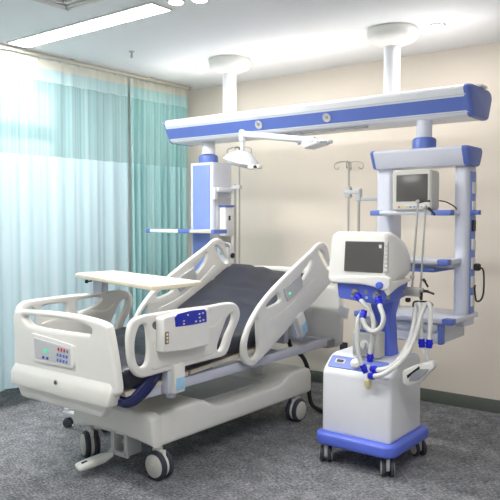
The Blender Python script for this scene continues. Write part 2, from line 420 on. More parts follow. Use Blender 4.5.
for px, py in ((259, 123.5), (327, 116)):
    p = PY(fr(2.151), px, py); x = p.x; z = 2.151
    ax = Vector((0, -.92, -.39))
    f = MB().lathe([(.012, 0), (.016, .006), (.030, .007), (.033, .003), (.033, -.008)], (x, fr(z) - .003, z), ax).build('spot_fitting', M['grey'], br)
    MB().lathe([(.0, .004), (.011, .006), (.012, 0)], (x, fr(z) - .003, z), ax).build('lens', M['steel'], f)
MB().box(-2.95, -2.2, 4.16, 4.19, 2.069, 2.080, .003).build('service_channel', M['midgrey'], br)
# indirect lamps built into the top of the bridge, shining at the ceiling
for x in (-3.80, -2.83, -1.86):
    MB().box(x - .42, x + .42, BY - .05, BY + .05, 2.266, 2.282, .003).build('uplight', M['white'], br)
    ld = bpy.data.lights.new('uplight_lamp', 'AREA'); ld.shape = 'RECTANGLE'; ld.size = .82; ld.size_y = .09; ld.energy = 1.7; ld.color = (1, .98, .95)
    lo = bpy.data.objects.new('uplight_lamp', ld); C.objects.link(lo); lo.location = (x, BY + .02, 2.295); lo.rotation_euler = (PI, 0, 0)

# ------------------------------------------------------------------ equipment tower (right)
tw = thing('equipment_tower', 'white and blue shelf tower hung under the right end of the ceiling bridge', 'pendant tower', (-1.83, 4.2, .66))
TY = 4.19
MB().cyl((-1.797, TY, 1.96), (-1.797, TY, 2.082), .050, n=28).build('post', M['lavender_white'], tw)
MB().lathe([(.068, 0), (.076, .004), (.076, .062), (.068, .074), (.054, .078)], (-1.797, TY, 1.893), n=32).build('collar', M['blue'], tw)
HY = 4.03
hp = [(HY, 1.876), (HY + .015, 1.890), (HY + .25, 1.890), (HY + .275, 1.865), (HY + .22, 1.772), (HY + .05, 1.772)]
hx0 = PY(HY, 372, 155).x; hx1 = PY(HY, 463, 150).x
MB().loft(along_x(chamf(hp, .01, 2), hx0, hx1)).build('header', M['lavender_white'], tw, ang=30)
endcap(hp, hx1, hx1 + .03, M['blue'], tw, shrink=.12)
endcap(hp, hx0, hx0 - .02, M['blue'], tw, shrink=.12)
UY = 4.12
ux0, ux1 = PY(UY, 454, 167).x, PY(UY, 468, 167).x
vx0, vx1 = PY(UY, 376, 170).x, PY(UY, 392, 170).x
for a, b in ((ux0, ux1), (vx0, vx1)):
    o = MB().plate('Z', .775, 1.79, rrect(a, b, UY, UY + .17, .03), b=.002).build('upright', M['lavender_white'], tw)
    if a == ux0:
        MB().box(b - .004, b + .006, UY + .045, UY + .135, .85, 1.74, .002).build('socket_strip', M['pale_blue'], o)
        for k in range(7):
            z = .93 + k * .118
            MB().box(b + .002, b + .016, UY + .06, UY + .12, z - .036, z + .036, .006).build('socket', M['black'] if k == 4 else M['white'], o)
def shelf(x0, x1, y0, y1, z0, z1, er=.06):
    o = MB().box(x0, x1, y0, y1, z0, z1, .006).build('shelf', M['lavender_white'], tw)
    e = .06
    for cx in ((x0 - .006, x0 + e), (x1 - er, x1 + .006)):
        MB().box(cx[0], cx[1], y0 - .006, y0 + e, z0 - .003, z1 + .003, .006).build('corner_guard', M['blue'], o)
    MB().box(x0 + e, x1 - er, y0 - .004, y0 + .004, z0 + .006, z1 - .006, .002).build('front_trim', M['alu'], o)
    return o
s1x0, s1x1 = PY(3.95, 371, 213).x, PY(4.22, 474, 211).x
shelf(s1x0, -1.525, 3.95, 4.115, 1.468, 1.496, .12)
MB().box(ux1 + .0, ux1 + .055, UY + .05, UY + .09, 1.47, 1.50, .004).build('side_bracket', M['blue'], tw)
sh2 = shelf(-2.0, PY(3.87, 447, 263).x, 3.87, 4.11, 1.170, 1.200)
MB().box(-2.0, -1.60, 3.90, 4.24, 1.12, 1.148, .006).build('keyboard_tray', M['blue'], tw)
MB().box(-2.0, -1.52, 3.93, 4.24, 1.148, 1.170, .003).build('tray_mount', M['lavender'], tw)
shelf(-2.12, -1.475, 3.87, 4.33, .815, .846)
dr = MB().box(-2.12, -1.545, 3.90, 4.28, .690, .8145, .006).build('drawer', M['lavender_white'], tw)
MB().box(-2.12, -1.57, 3.885, 3.902, .765, .805, .006).build('handle', M['alu'], dr)
MB().box(-2.12, -1.57, 3.892, 3.902, .695, .745, .003).build('front_trim', M['alu'], dr)
MB().box(-1.565, -1.54, 3.885, 3.935, .687, .814, .004).build('corner_guard', M['blue'], dr)

# patient monitor
mx0, mx1 = PY(3.93, 392.5, 180).x, PY(3.93, 431.5, 180).x
mz0, mz1 = 1.4965, PY(3.93, 410, 169.5).z
pm = thing('patient_monitor', 'cream boxy monitor with a dark screen on the top shelf of the right tower', 'monitor', ((mx0 + mx1) / 2, 4.02, mz0))
def rr3(x0, x1, z0, z1, r, y, n=5): return [(a, y, b) for a, b in rrect(x0, x1, z0, z1, r, n)]
w_ = mx1 - mx0
MB().loft([rr3(mx0 + .01, mx1 - .01, mz0 + .008, mz1 - .008, .012, 3.925), rr3(mx0, mx1, mz0, mz1, .014, 3.935), rr3(mx0, mx1, mz0, mz1, .014, 3.955),
           rr3(mx0 + .004, mx1 - .002, mz0 + .002, mz1 - .004, .014, 3.965), rr3(mx0 + .01, mx1 + .0, mz0 + .002, mz1 - .008, .02, 4.05), rr3(mx0 + .03, mx1 - .02, mz0 + .01, mz1 - .03, .02, 4.075)]).build('casing', M['beigebox'], pm)
a, b = PY(3.924, 396.5, 175), PY(3.924, 427.5, 202)
MB().box(a.x, b.x, 3.921, 3.93, b.z + .005, a.z, .003).build('screen', M['screen'], pm)
for k in range(8):
    x = a.x + .012 + k * .0255
    MB().box(x, x + .014, 3.921, 3.928, mz0 + .018, mz0 + .026, .002).build('button', [M['red'], M['yellow'], M['yellow'], M['key'], M['key'], M['key'], M['key'], M['grey']][k], pm)
c = tag(MB().sweep(cat([(mx1 - .02, 4.07, 1.56), (mx1 + .03, 4.09, 1.55), (mx1 + .08, 4.105, 1.52), (ux0 + .02, 4.115, 1.505)], 5, False), .004, 8).build('monitor_cable', M['black']),
        'thin black cable running from the monitor on the tower to its upright', 'cable')
pl = thing('power_plug', 'black plug with a looped cable pushed into the right side of the tower', 'plug', (ux1 + .03, UY + .09, 1.14))
MB().box(ux1 + .0165, ux1 + .055, UY + .068, UY + .112, 1.12, 1.165, .01).build('plug_body', M['black'], pl)
MB().sweep(cat([(ux1 + .05, UY + .09, 1.14), (ux1 + .075, UY + .09, 1.12), (ux1 + .075, UY + .10, 1.0), (ux1 + .06, UY + .10, .94), (ux1 + .03, UY + .10, .93), (ux1 + .022, UY + .09, 1.0), (ux1 + .025, UY + .09, 1.03)], 6, False), .0055, 8).build('cord', M['black'], pl)

# ------------------------------------------------------------------ gas column (left)
lc = thing('gas_column', 'tall white and blue service column hung under the left end of the ceiling bridge', 'pendant column', (-3.72, 4.3, .95))
MB().cyl((-3.73, BY, 1.98), (-3.73, BY, 2.077), .055, n=28).build('post', M['enamel'], lc)
MB().lathe([(.070, 0), (.082, .004), (.082, .055), (.074, .066), (.056, .07)], (-3.735, BY, 1.905), n=32).build('collar', M['blue'], lc)
MB().plate('Z', .95, 1.907, rrect(-3.865, -3.612, 4.19, 4.45, .025), b=.005).build('cabinet', M['lavender_white'], lc)
MB().box(-3.825, -3.64, 4.183, 4.195, .97, 1.885, .004).build('blue_panel', M['pale_blue'], lc)
MB().box(-3.617, -3.603, 4.24, 4.41, 1.0, 1.62, .004).build('outlet_panel', M['grey'], lc)
sl = MB().box(-4.21, -3.46, 4.03, 4.18, 1.328, 1.356, .006).build('shelf', M['enamel'], lc)
for a, b in ((-4.225, -4.18), (-3.85, -3.72), (-3.49, -3.455)):
    MB().box(a, b, 4.024, 4.185, 1.325, 1.359, .005).build('corner_guard', M['blue'], sl)
MB().box(-3.72, -3.49, 4.024, 4.04, 1.330, 1.354, .003).build('front_trim', M['beige'], sl)
lv = thing('wall_suction_unit', 'slim white device with a blue lid mounted on the side of the left column', 'suction unit', (-3.56, 4.3, 1.27))
MB().box(-3.602, -3.535, 4.26, 4.37, 1.30, 1.54, .012).build('casing', M['enamel'], lv)
MB().box(-3.605, -3.531, 4.255, 4.375, 1.54, 1.556, .005).build('lid', M['blue'], lv)
MB().box(-3.546, -3.531, 4.30, 4.325, 1.43, 1.47, .004).build('switch', M['black'], lv)
# bin holder and bottle on column side
cb = thing('collection_canister', 'small white canister with a loop handle hanging beside the left column', 'canister', (-3.52, 4.22, 1.08))
a = PY(4.3, 223.5, 247); b = PY(4.3, 235, 263)
MB().loft([[(x, y, z) for x, y in rrect(a.x + s, b.x - s, 4.20 + s, 4.30 - s, .02)] for s, z in ((.008, b.z), (.004, b.z + .02), (0, a.z - .01), (0, a.z))]).build('bowl', M['enamel'], cb)
MB().sweep(cat([(a.x, 4.25, a.z - .01), (a.x + .003, 4.23, a.z + .03), (a.x + .035, 4.225, a.z + .045), (b.x - .004, 4.23, a.z + .03), (b.x, 4.25, a.z - .01)], 5, False), .007, 8).build('handle', M['enamel'], cb)
MB().box((a.x + b.x) / 2 - .012, (a.x + b.x) / 2 + .012, 4.192, 4.20, a.z - .06, a.z - .03, .002).build('latch', M['grey'], cb)
MB().lathe([(.008, 0), (.02, .006), (.02, .02), (.012, .026)], (b.x + .004, 4.25, (a.z + b.z) / 2), 'X').build('knob', M['black'], cb)

# ------------------------------------------------------------------ drip stands on the columns
def hooks(x, y, z, m):
    for a in (0, PI / 2, PI, 1.5 * PI):
        d = Vector((math.cos(a + .35), math.sin(a + .35), 0))
        m.sweep(cat([Vector((x, y, z)), Vector((x, y, z + .004)) + d * .05, Vector((x, y, z - .008)) + d * .10, Vector((x, y, z - .04)) + d * .105, Vector((x, y, z - .05)) + d * .085,
                     Vector((x, y, z - .035)) + d * .072], 4, False), .0035, 7)
    return m
iv = thing('drip_pole', 'thin steel drip pole with hooks clamped to the left column behind the exam lamp', 'drip pole', (-3.53, 4.4, 1.0), 'drip poles')
MB().cyl((-3.50, 4.4, .98), (-3.50, 4.4, 2.03), .007, n=12).build('rod', M['steel'], iv)
MB().cyl((-3.545, 4.4, .98), (-3.545, 4.4, 1.73), .010, n=12).build('sleeve', M['steel'], iv)
hooks(-3.50, 4.4, 2.03, MB()).build('hook', M['steel'], iv)
k = MB().box(-3.562, -3.485, 4.38, 4.42, 1.69, 1.725, .006).build('clamp', M['enamel'], iv)
MB().box(-3.60, -3.555, 4.385, 4.415, 1.655, 1.705, .006).box(-3.611, -3.56, 4.20, 4.41, 1.66, 1.70, .008).box(-3.611, -3.575, 4.175, 4.215, 1.60, 1.70, .008).build('bracket_arm', M['enamel'], iv)
iv2 = thing('drip_pole', 'thin steel drip pole with four hooks beside the left upright of the right tower', 'drip pole', (-2.46, 4.4, .9), 'drip poles')
MB().cyl((-2.47, 4.4, .92), (-2.47, 4.4, 1.86), .007, n=12).build('rod', M['steel'], iv2)
MB().cyl((-2.385, 4.4, .92), (-2.385, 4.4, 1.62), .010, n=12).build('sleeve', M['steel'], iv2)
hooks(-2.47, 4.4, 1.86, MB()).build('hook', M['steel'], iv2)
MB().box(-2.50, -2.37, 4.375, 4.425, 1.625, 1.655, .006).box(-2.49, -2.45, 4.38, 4.42, 1.60, 1.68, .006).box(-2.405, -2.365, 4.38, 4.42, 1.575, 1.665, .006).build('clamp', M['grey'], iv2)
MB().box(-2.39, -2.10, 4.39, 4.41, 1.575, 1.605, .005).box(-2.14, -2.07, 4.2915, 4.41, 1.57, 1.61, .005).build('bracket_arm', M['grey'], iv2)

# ------------------------------------------------------------------ exam lamp
el = thing('exam_lamp', 'white swing arm exam lamp hanging below the middle of the ceiling bridge', 'exam lamp', (-2.79, 4.28, 2.0))
LY = 4.12
e1, e2 = PY(LY, 332, 142), PY(LY, 243, 134)
MB().cyl((-2.77, 4.20, 1.99), (-2.77, 4.20, 2.08), .022).lathe([(.03, 0), (.03, .012)], (-2.77, 4.20, 2.068)).build('mount', M['enamel'], el)
piv = PY(4.17, 309, 146)
MB().loft([[(x, y, z) for y, z in rrect(4.10, 4.25, z0, z1, .012)] for x, z0, z1 in ((piv.x - .02, 1.965, 2.0), (piv.x, 1.95, 2.01), (piv.x + .11, 1.975, 2.005), (piv.x + .14, 1.985, 2.0))]).build('pivot_arm', M['enamel'], el)
def lerp(a, b, t): return a + (b - a) * t
MB().cyl(lerp(e1, e2, .22), e2, .024, .026, 20, .01).build('swing_arm', M['enamel'], el)
MB().cyl(e1, lerp(e1, e2, .20), .016, .02, 20, .006).cyl(lerp(e1, e2, .18), lerp(e1, e2, .23), .026, .028, 20, .004).build('spring_end', M['enamel'], el)
MB().box(e1.x - .085, e1.x - .03, LY - .021, LY - .014, e1.z - .004, e1.z + .012, .002).box(e1.x - .022, e1.x - .006, LY - .02, LY - .014, e1.z - .004, e1.z + .01, .002).build('maker_plate', M['midgrey'], el)
MB().lathe([(.0, .035), (.022, .032), (.028, .02), (.028, -.05), (.02, -.06)], (e2.x - .005, LY, e2.z)).cyl((e2.x - .008, LY, e2.z - .16), (e2.x - .006, LY, e2.z - .05), .016).build('elbow', M['enamel'], el)
h = PY(LY, 242, 160)
hm = Matrix.Translation((h.x, LY, h.z)) @ Matrix.Rotation(.27, 4, 'Y') @ Matrix.Diagonal((1.30, 1.0, 1.25, 1))
MB().lathe([(0, .055), (.045, .052), (.06, .04), (.085, .03), (.108, .008), (.112, -.012), (.10, -.03), (.06, -.04), (0, -.042)], (0, 0, 0), n=36, mtx=hm).build('lamp_head', M['enamel'], el)
MB().lathe([(.118, -.006), (.121, -.012), (.118, -.018), (.112, -.012)], (0, 0, 0), n=36, mtx=hm).build('rim', M['white'], el)
hh = PY(LY - .11, 254, 167)
hd = MB().box(hh.x - .05, hh.x + .06, LY - .13, LY - .08, hh.z - .016, hh.z + .016, .012).build('handle', M['white'], el)
MB().box(hh.x + .012, hh.x + .04, LY - .138, LY - .125, hh.z - .010, hh.z + .010, .004).build('switch', M['black'], hd)

# ------------------------------------------------------------------ BED
BX = -2.945
bed = thing('hospital_bed', 'large white electric hospital bed with raised backrest and moulded side rails', 'hospital bed', (BX, 3.3, 0))
pf = [(2.56, .215), (2.575, .345), (2.60, .375), (2.64, .385), (2.90, .385), (2.97, .37), (3.05, .325), (3.12, .312), (3.68, .312), (3.76, .325), (3.83, .365), (3.89, .375), (4.06, .375), (4.10, .36), (4.12, .32), (4.12, .20), (4.09, .19), (2.60, .197)]
MB().plate('X', -3.28, -2.605, pf, b=.02).build('base_frame', M['bedwhite'], bed)
fs = [(-3.29, .36)] + [(-3.29 + .69 * k / 12, .205 + .03 * math.sin(PI * k / 12)) for k in range(13)] + [(-2.60, .36), (-2.65, .385), (-3.24, .385)]
MB().plate('Y', 2.52, 2.60, fs, b=.025).build('base_bumper', M['bedwhite'], bed)
MB().box(-3.14, -2.75, 3.1, 3.72, .308, .325, .006).build('base_cover', M['grey'], bed)
for y, x in ((2.98, -2.945), (3.80, -2.86)):
    o = MB().cyl((x, y, .37), (x, y, .52), .034, n=28).build('lift_column', M['chrome'], bed)
    MB().cyl((x, y, .35), (x, y, .40), .046, n=28).build('collar', M['grey'], o)
def bed_caster(x, y, ang, zt=.21):
    q = Matrix.Translation((x, y, 0)) @ Matrix.Rotation(ang, 4, 'Z')
    o = MB().cyl((0, 0, .15), (0, 0, zt + .02), .02).lathe([(.066, -.011), (.072, -.008), (.072, .008), (.066, .011)], (0, 0, .082), 'X', 32).box(-.011, .011, -.045, .045, .06, .17, .005).xf(q).build('caster', M['white'], bed)
    for s in (-1, 1):
        r = .082
        MB().lathe([(.05, s * .010), (r - .006, s * .012), (r, s * .018), (r, s * .034), (r - .008, s * .042), (.056, s * .043)], (0, 0, r), 'X', 36, q).build('tyre', M['tyre'], o)
        MB().lathe([(.064, s * .036), (.064, s * .046), (.058, s * .050), (.016, s * .052), (.012, s * .056), (0, s * .056)], (0, 0, r), 'X', 32, q).build('wheel_cover', M['beigebox'], o)
    return o
bed_caster(-3.232, 2.61, -2.04); bed_caster(-2.655, 2.62, -1.58); bed_caster(-2.65, 3.98, .02); bed_caster(-3.232, 3.98, .25)
# brake pedal at the foot end
pd = MB()
p0, p1 = PZ(.06, 82, 466), PZ(.09, 108, 456)
d = (p1 - p0).normalized(); n_ = Vector((-d.y, d.x, 0)).normalized()
q = Matrix((tuple(d) + (0,), tuple(n_) + (0,), tuple(d.cross(n_)) + (0,), (0, 0, 0, 1))).transposed()
q = Matrix.Translation(p0) @ q
L = (p1 - p0).length
pd.loft([[(x, a, b) for a, b in rrect(-w, w, -t, t, t * .9)] for x, w, t in ((-.03, .040, .010), (-.02, .046, .014), (L * .35, .046, .020), (L * .8, .036, .024), (L, .026, .018), (L + .03, .014, .012))]).xf(q)
pdo = pd.build('brake_pedal', M['bedwhite'], bed)
MB().box(.0, .035, -.012, .012, .0155, .0185, .001, mtx=q).build('slot', M['black'], pdo)
MB().cyl(p1, (-2.98, 2.60, .15), .012).cyl((-3.02, 2.62, .15), (-2.86, 2.62, .15), .014).build('pedal_bar', M['grey'], bed)
MB().box(-2.98, -2.95, 2.55, 2.66, .10, .25, .004).box(-2.87, -2.84, 2.55, 2.66, .10, .25, .004).box(-2.98, -2.84, 2.55, 2.57, .09, .115, .004).build('pedal_bracket', M['grey'], bed)
# deck
fm = MB()
for x in (-2.575, -3.315):
    fm.box(x - .02, x + .02, 2.36, 4.33, .505, .565, .008)
for y in (2.40, 3.0, 3.7, 4.28):
    fm.box(-3.315, -2.575, y - .025, y + .025, .505, .555, .006)
fm.build('deck_frame', M['lavender'], bed)
def bprof(y):   # underside of mattress
    if y <= 3.40: return .572 + (y - 2.27) * .056
    return bprof(3.40) + (y - 3.40) * math.tan(math.radians(25.5))
def deckpanel(y0, y1, nm='deck_panel'):
    MB().loft([[(-3.345, y0, bprof(y0) - .024), (-2.545, y0, bprof(y0) - .024), (-2.545, y0, bprof(y0) - .002), (-3.345, y0, bprof(y0) - .002)],
               [(-3.345, y1, bprof(y1) - .024), (-2.545, y1, bprof(y1) - .024), (-2.545, y1, bprof(y1) - .002), (-3.345, y1, bprof(y1) - .002)]]).build(nm, M['beige'], bed)
deckpanel(2.28, 2.74); deckpanel(2.76, 3.39); deckpanel(3.41, 4.18)
MB().box(-3.2, -2.7, 3.9, 3.96, .56, .80, .008).box(-3.2, -3.14, 3.75, 4.0, .66, .72, .008, mtx=None).build('backrest_lift', M['lavender'], bed)
# rails
XR = -2.51
def rr_out(pts, x=-2.49): return [yz(PX(x, *p)) for p in pts]
front_o = rr_out([(129.5, 352), (129, 338), (131, 326), (136, 319), (145, 315.6), (159, 313), (180, 309.5), (200, 307), (215, 305), (228, 302.6), (235, 303), (239.5, 307), (241, 313), (240, 320), (236.5, 329), (233, 338), (230.5, 347), (228, 353), (224.5, 356.5), (215, 359.2), (200, 363), (180, 368.5), (160, 374), (149, 377), (143, 378), (137, 375.5), (132.5, 368), (130.5, 360)])
fh1 = rr_out([(142, 325), (139, 333), (137.6, 345), (138.3, 358), (140.5, 365.5), (144, 367), (147, 363), (148.3, 353), (148, 340), (147.3, 330), (146, 325)])
fh2 = rr_out([(232.5, 312.5), (228, 317), (225, 326), (222, 336), (219.8, 346), (220.3, 350.2), (222.4, 350), (224.5, 346), (227, 336.5), (230, 328), (232.6, 320)])
fh3 = [(2.69, .92), (2.76, .928), (2.83, .93), (2.865, .925), (2.867, .908), (2.845, .892), (2.80, .872), (2.74, .858), (2.695, .853), (2.68, .865), (2.68, .905)]
fh4 = [(2.44, .915), (2.50, .918), (2.56, .918), (2.60, .912), (2.605, .88), (2.60, .842), (2.57, .836), (2.52, .846), (2.46, .868), (2.43, .885), (2.425, .905)]
rear_o = rr_out([(243.4, 352), (244.3, 342), (247, 333), (251, 323), (256, 313.5), (263, 302.6), (274, 289), (285, 277.6), (296, 266.5), (305, 258), (313.6, 249.6), (318, 244.6), (321.5, 242.4), (325, 243), (328, 247), (330, 255), (332, 264), (333.5, 273), (333, 281), (329, 286), (318, 299), (309, 308.5), (300, 317.5), (285, 334), (275, 345), (266, 355), (258, 363.5), (254, 366.4), (250, 366.2), (246.5, 363.5), (244, 358.5)])
rh1 = rr_out([(257.6, 318), (254, 325), (251.2, 334), (249.6, 344), (249.8, 352), (251.5, 357.5), (254.5, 358), (257.5, 354.5), (258.6, 348), (258.2, 338), (257.9, 327)])
rh2 = rr_out([(267, 306.5), (270.5, 301.5), (275, 296.5), (279.2, 293.5), (281.6, 299), (279.5, 302.5), (274, 305.5), (269, 307.8)])
rh3 = rr_out([(301.5, 275.5), (305, 270), (309, 264), (312.3, 258.2), (312.6, 262), (310.5, 268.5), (307, 275), (303.5, 280)])
rh4 = rr_out([(321.5, 250), (324.2, 251.5), (327, 258.5), (329, 266), (328.2, 270), (326, 267.5), (323.5, 260), (321.6, 254)])
rpanel = rr_out([(268, 321), (278, 314), (290, 305), (302, 293), (312, 281), (318, 272), (322, 276), (326, 284), (316, 296), (305, 307), (292, 320), (280, 333), (270, 343), (267.5, 340), (267, 330)])
def wide(h, k):
    c = sum(p[0] for p in h) / len(h)
    return [(c + (p[0] - c) * k, p[1]) for p in h]
fh1, fh2, rh1, rh4 = wide(fh1, 1.3), wide(fh2, 1.25), wide(rh1, 1.25), wide(rh4, 1.45)
def rail(o, holes, mirror, extra=(), dz=0, dy=0):
    x0, x1 = (XR - .018, XR + .018)
    T = Matrix.Translation((0, dy, dz))
    if mirror: T = T @ Matrix.Translation((2 * BX, 0, 0)) @ Matrix.Diagonal((-1, 1, 1, 1))
    ob = MB().plate('X', x0, x1, [tuple(p) for p in cat(o, 4)], [[tuple(p) for p in cat(h, 4)] for h in holes], b=.0135, res=4).xf(T).build('side_rail', M['bedwhite'], bed)
    for loop, w0, w1, bb, nm in extra:
        MB().plate('X', w0, w1, [tuple(p) for p in cat(loop, 4)], b=bb).xf(T).build(nm, M['bedwhite'], ob)
    return ob
fpan = rr_out([(154, 342), (165, 337), (185, 331), (200, 326.5), (208, 326), (213, 326), (218, 322.5), (222.5, 317), (220.5, 325), (217, 338), (215, 352), (205, 356), (185, 361), (165, 366.5), (153, 369.5), (152, 360), (153.5, 345)])
rfr = rail(front_o, [fh1, fh2, fh3, fh4], False, [(fpan, XR + .014, XR + .022, .004, 'moulded_panel')])
rfl = rail(front_o, [fh1, fh2, fh3, fh4], True, [(fpan, XR - .022, XR - .014, .004, 'moulded_panel')], dz=.020, dy=-.055)
rrr = rail(rear_o, [rh1, rh2, rh3, rh4], False, [(rpanel, XR + .014, XR + .023, .004, 'moulded_panel')])
rrl = rail(rear_o, [rh1, rh2, rh3, rh4], True, [(rpanel, XR - .023, XR - .014, .004, 'moulded_panel')], dz=.015, dy=-.10)
# small control pad with a green lamp on the rear right rail
padp = rr_out([(283.5, 289), (292, 281), (300, 274), (301.5, 281), (302.3, 287), (295, 295), (287.5, 301.5), (285, 296)])
po = MB().plate('X', XR + .012, XR + .028, padp, b=.004).build('control_pad', M['grey'], rrr)
gl = PX(XR + .03, 290, 293.5)
MB().box(XR + .024, XR + .031, gl.y - .012, gl.y + .012, gl.z - .007, gl.z + .007, .002).build('green_lamp', LEDG, rrr)
padl = MB().plate('X', XR - .028, XR - .012, padp, b=.004).xf(Matrix.Translation((2 * BX, -.10, .015)) @ Matrix.Diagonal((-1, 1, 1, 1))).build('control_pad', M['grey'], rrl)
# control box on front right rail
bo = rr_out(chamf([(163.5, 318), (186, 311.5), (209.5, 308.3), (209.2, 345), (186, 350.5), (163.5, 353)], 2.5, 3), -2.435)
MB().plate('X', -2.492, -2.432, bo, b=.008).build('control_box', M['white'], rfr)
bp_ = rr_out([(175, 317.5), (178, 314), (192, 310.4), (205, 309.2), (206.5, 312), (206.8, 322), (192, 325), (176, 327)], -2.429)
MB().plate('X', -2.436, -2.428, bp_, b=.003).build('blue_key_panel', M['panelblue'], rfr)
for px, py in ((184, 321), (184, 324), (188, 315), (196, 321.4), (199.5, 314), (199.8, 317.5), (200.2, 321), (203, 313), (203.5, 320)):
    k = PX(-2.427, px, py)
    MB().box(-2.429, -2.4255, k.y - .006, k.y + .006, k.z - .004, k.z + .004, .001).build('button', M['white'], rfr)
s0 = PX(-2.43, 167, 338)
MB().box(-2.435, -2.428, s0.y - .014, s0.y + .014, s0.z - .032, s0.z + .032, .003).build('socket', M['brown'], rfr)
for z in (-.018, 0, .018):
    MB().lathe([(.006, 0), (.006, .003), (0, .003)], (-2.4285, s0.y, s0.z + z), 'X', 12).build('pin_hole', M['enamel'], rfr)
# rail hinges with stickers
def hinge(y, z, tilt=0):
    q = Matrix.Translation((0, y, z)) @ Matrix.Rotation(tilt, 4, 'X')
    o = MB().box(-2.56, -2.50, -.05, .03, -.06, .10, .015).box(-2.55, -2.505, -.02, .02, -.085, -.04, .004).box(-2.55, -2.505, .05, .09, .0, .10, .008).xf(q).build('rail_hinge', M['lavender'], bed)
    MB().box(-2.522, -2.470, -.03, .055, -.055, .10, .010).xf(q).build('release_handle', M['white'], o)
    MB().box(-2.472, -2.467, -.018, .045, -.040, .028, .001).xf(q).build('blue_sticker', M['sticker'], o)
hinge(2.585, .572); hinge(3.80, .71, .45)
# footboard
fbo = [xz(PY(2.2, *p)) for p in [(14.7, 312), (14, 330), (13.2, 350), (13, 362), (12.2, 372), (14, 380), (16.5, 386), (20, 393), (24, 398), (32, 400), (60, 407.5), (90, 415), (98, 416.4), (104, 415), (109, 409), (115, 401.5), (122, 397), (122.8, 391), (121, 376), (117.5, 352), (114, 333), (112.6, 328), (109, 324.6), (100, 321), (80, 316.2), (60, 313), (40, 311), (25, 310.4), (18, 310.4)]]
fbh = [xz(PY(2.2, *p)) for p in [(22.2, 316.3), (24, 320.5), (28.5, 325), (36, 327.5), (52, 330.5), (70, 333), (84, 334.6), (89, 334.2), (90.8, 331.5), (89.5, 328.5), (84, 325.6), (70, 321.4), (52, 318.4), (36, 316.3), (27, 315.3)]]
fbo = [(x - max(0, min(1, (x + 2.85) / .25)) * .043, z) for x, z in fbo]
fb = MB().plate('Y', 2.20, 2.255, [tuple(p) for p in cat(fbo, 3)], [[tuple(p) for p in cat(fbh, 3)]], b=.02, res=4)
# bumper bulge across the lower board
def brow(z, e, dep, r): return [(x, y, z) for x, y in rrect(-3.40 + e * .8, -2.545 - e, 2.21 - dep, 2.25, r)]
fb.loft([brow(.665, .03, .0, .01), brow(.640, .022, .005, .012), brow(.615, .012, .016, .014), brow(.597, .004, .027, .014), brow(.580, .0, .032, .014), brow(.522, .010, .038, .014), brow(.514, .016, .035, .014), brow(.509, .03, .024, .012), brow(.505, .05, .014, .012), brow(.455, .085, .012, .012), brow(.445, .095, .004, .008)])
foot = fb.build('footboard', M['bedwhite'], bed)
pn = [xz(PY(2.195, *p)) for p in [(31, 334.5), (33, 333), (50, 338), (72, 345), (74, 347), (75, 366), (73, 368.4), (52, 364.5), (34, 361), (31.8, 358)]]
MB().plate('Y', 2.190, 2.204, chamf(pn, .01, 3), b=.003).build('control_panel', M['white'], foot)
pn2 = [(p[0] * 1.0, p[1]) for p in [xz(PY(2.193, *q)) for q in [(34.5, 337.5), (70.5, 348.5), (71.5, 365), (35.8, 357.6)]]]
MB().plate('Y', 2.187, 2.192, chamf(pn2, .006, 3), b=.002).build('key_plate', M['grey'], foot)
def fkey(px, py, w, h, m, nm='button'):
    p = PY(2.186, px, py); MB().box(p.x - w, p.x + w, 2.1835, 2.190, p.z - h, p.z + h, .0015).build(nm, m, foot)
fkey(46, 351.2, .022, .009, GREEN, 'display')
fkey(43.3, 357.2, .008, .007, M['panelblue']); fkey(47.4, 358.2, .008, .007, M['panelblue'])
for i, m_ in enumerate((M['red'], M['red'], M['red'], M['teal'])): fkey(58.4 + 3.0 * i, 349.2 + i * .75, .006, .009, m_)
for r in range(2):
    for i in range(4): fkey(57.6 + 3.0 * i, 354.8 + i * .75 + 5.2 * r, .0065, .008, M['key'])
lg = PY(2.17, 55, 382.5)
MB().lathe([(.0, .004), (.012, .004), (.014, 0)], (lg.x, 2.174, lg.z), (0, -1, 0), 20).build('maker_badge', M['chrome'], foot)
MB().box(lg.x - .009, lg.x + .004, 2.167, 2.171, lg.z - .006, lg.z - .002, .001).box(lg.x - .002, lg.x + .010, 2.167, 2.171, lg.z - .001, lg.z + .005, .001).build('badge_mark', M['black'], foot)
# headboard
hbo = [(-3.36, .50), (-3.39, .56), (-3.385, .85), (-3.37, .99), (-3.33, 1.055), (-3.2, 1.066), (-2.7, 1.066), (-2.56, 1.055), (-2.52, .99), (-2.505, .85), (-2.50, .56), (-2.53, .50), (-2.65, .47), (-3.25, .47)]
hbh = [(-3.30, .97), (-3.27, 1.015), (-2.62, 1.015), (-2.59, .97), (-2.62, .94), (-3.27, .94)]
MB().plate('Y', 4.345, 4.40, [tuple(p) for p in cat(hbo, 4)], [[tuple(p) for p in cat(hbh, 4)]], b=.02).build('headboard', M['white'], bed)
MB().box(-2.62, -2.55, 4.25, 4.35, .49, .55, .006).build('board_socket', M['midgrey'], bed)
tg = thing('label_tag', 'small white paper tag hanging on the head end of the bed behind the ventilator', 'tag', (-2.45, 4.3, .72))
a = PY(4.32, 344, 312)
MB().box(-.045, .045, -.002, .002, -.04, .04, .001, mtx=Matrix.Translation((-2.462, 4.318, a.z)) @ Matrix.Rotation(.25, 4, 'Y')).build('card', M['enamel'], tg)
MB().sweep([(-2.49, 4.335, a.z + .075), (-2.47, 4.325, a.z + .055), (-2.466, 4.318, a.z + .036)], .0015, 6).build('string', M['grey'], tg)

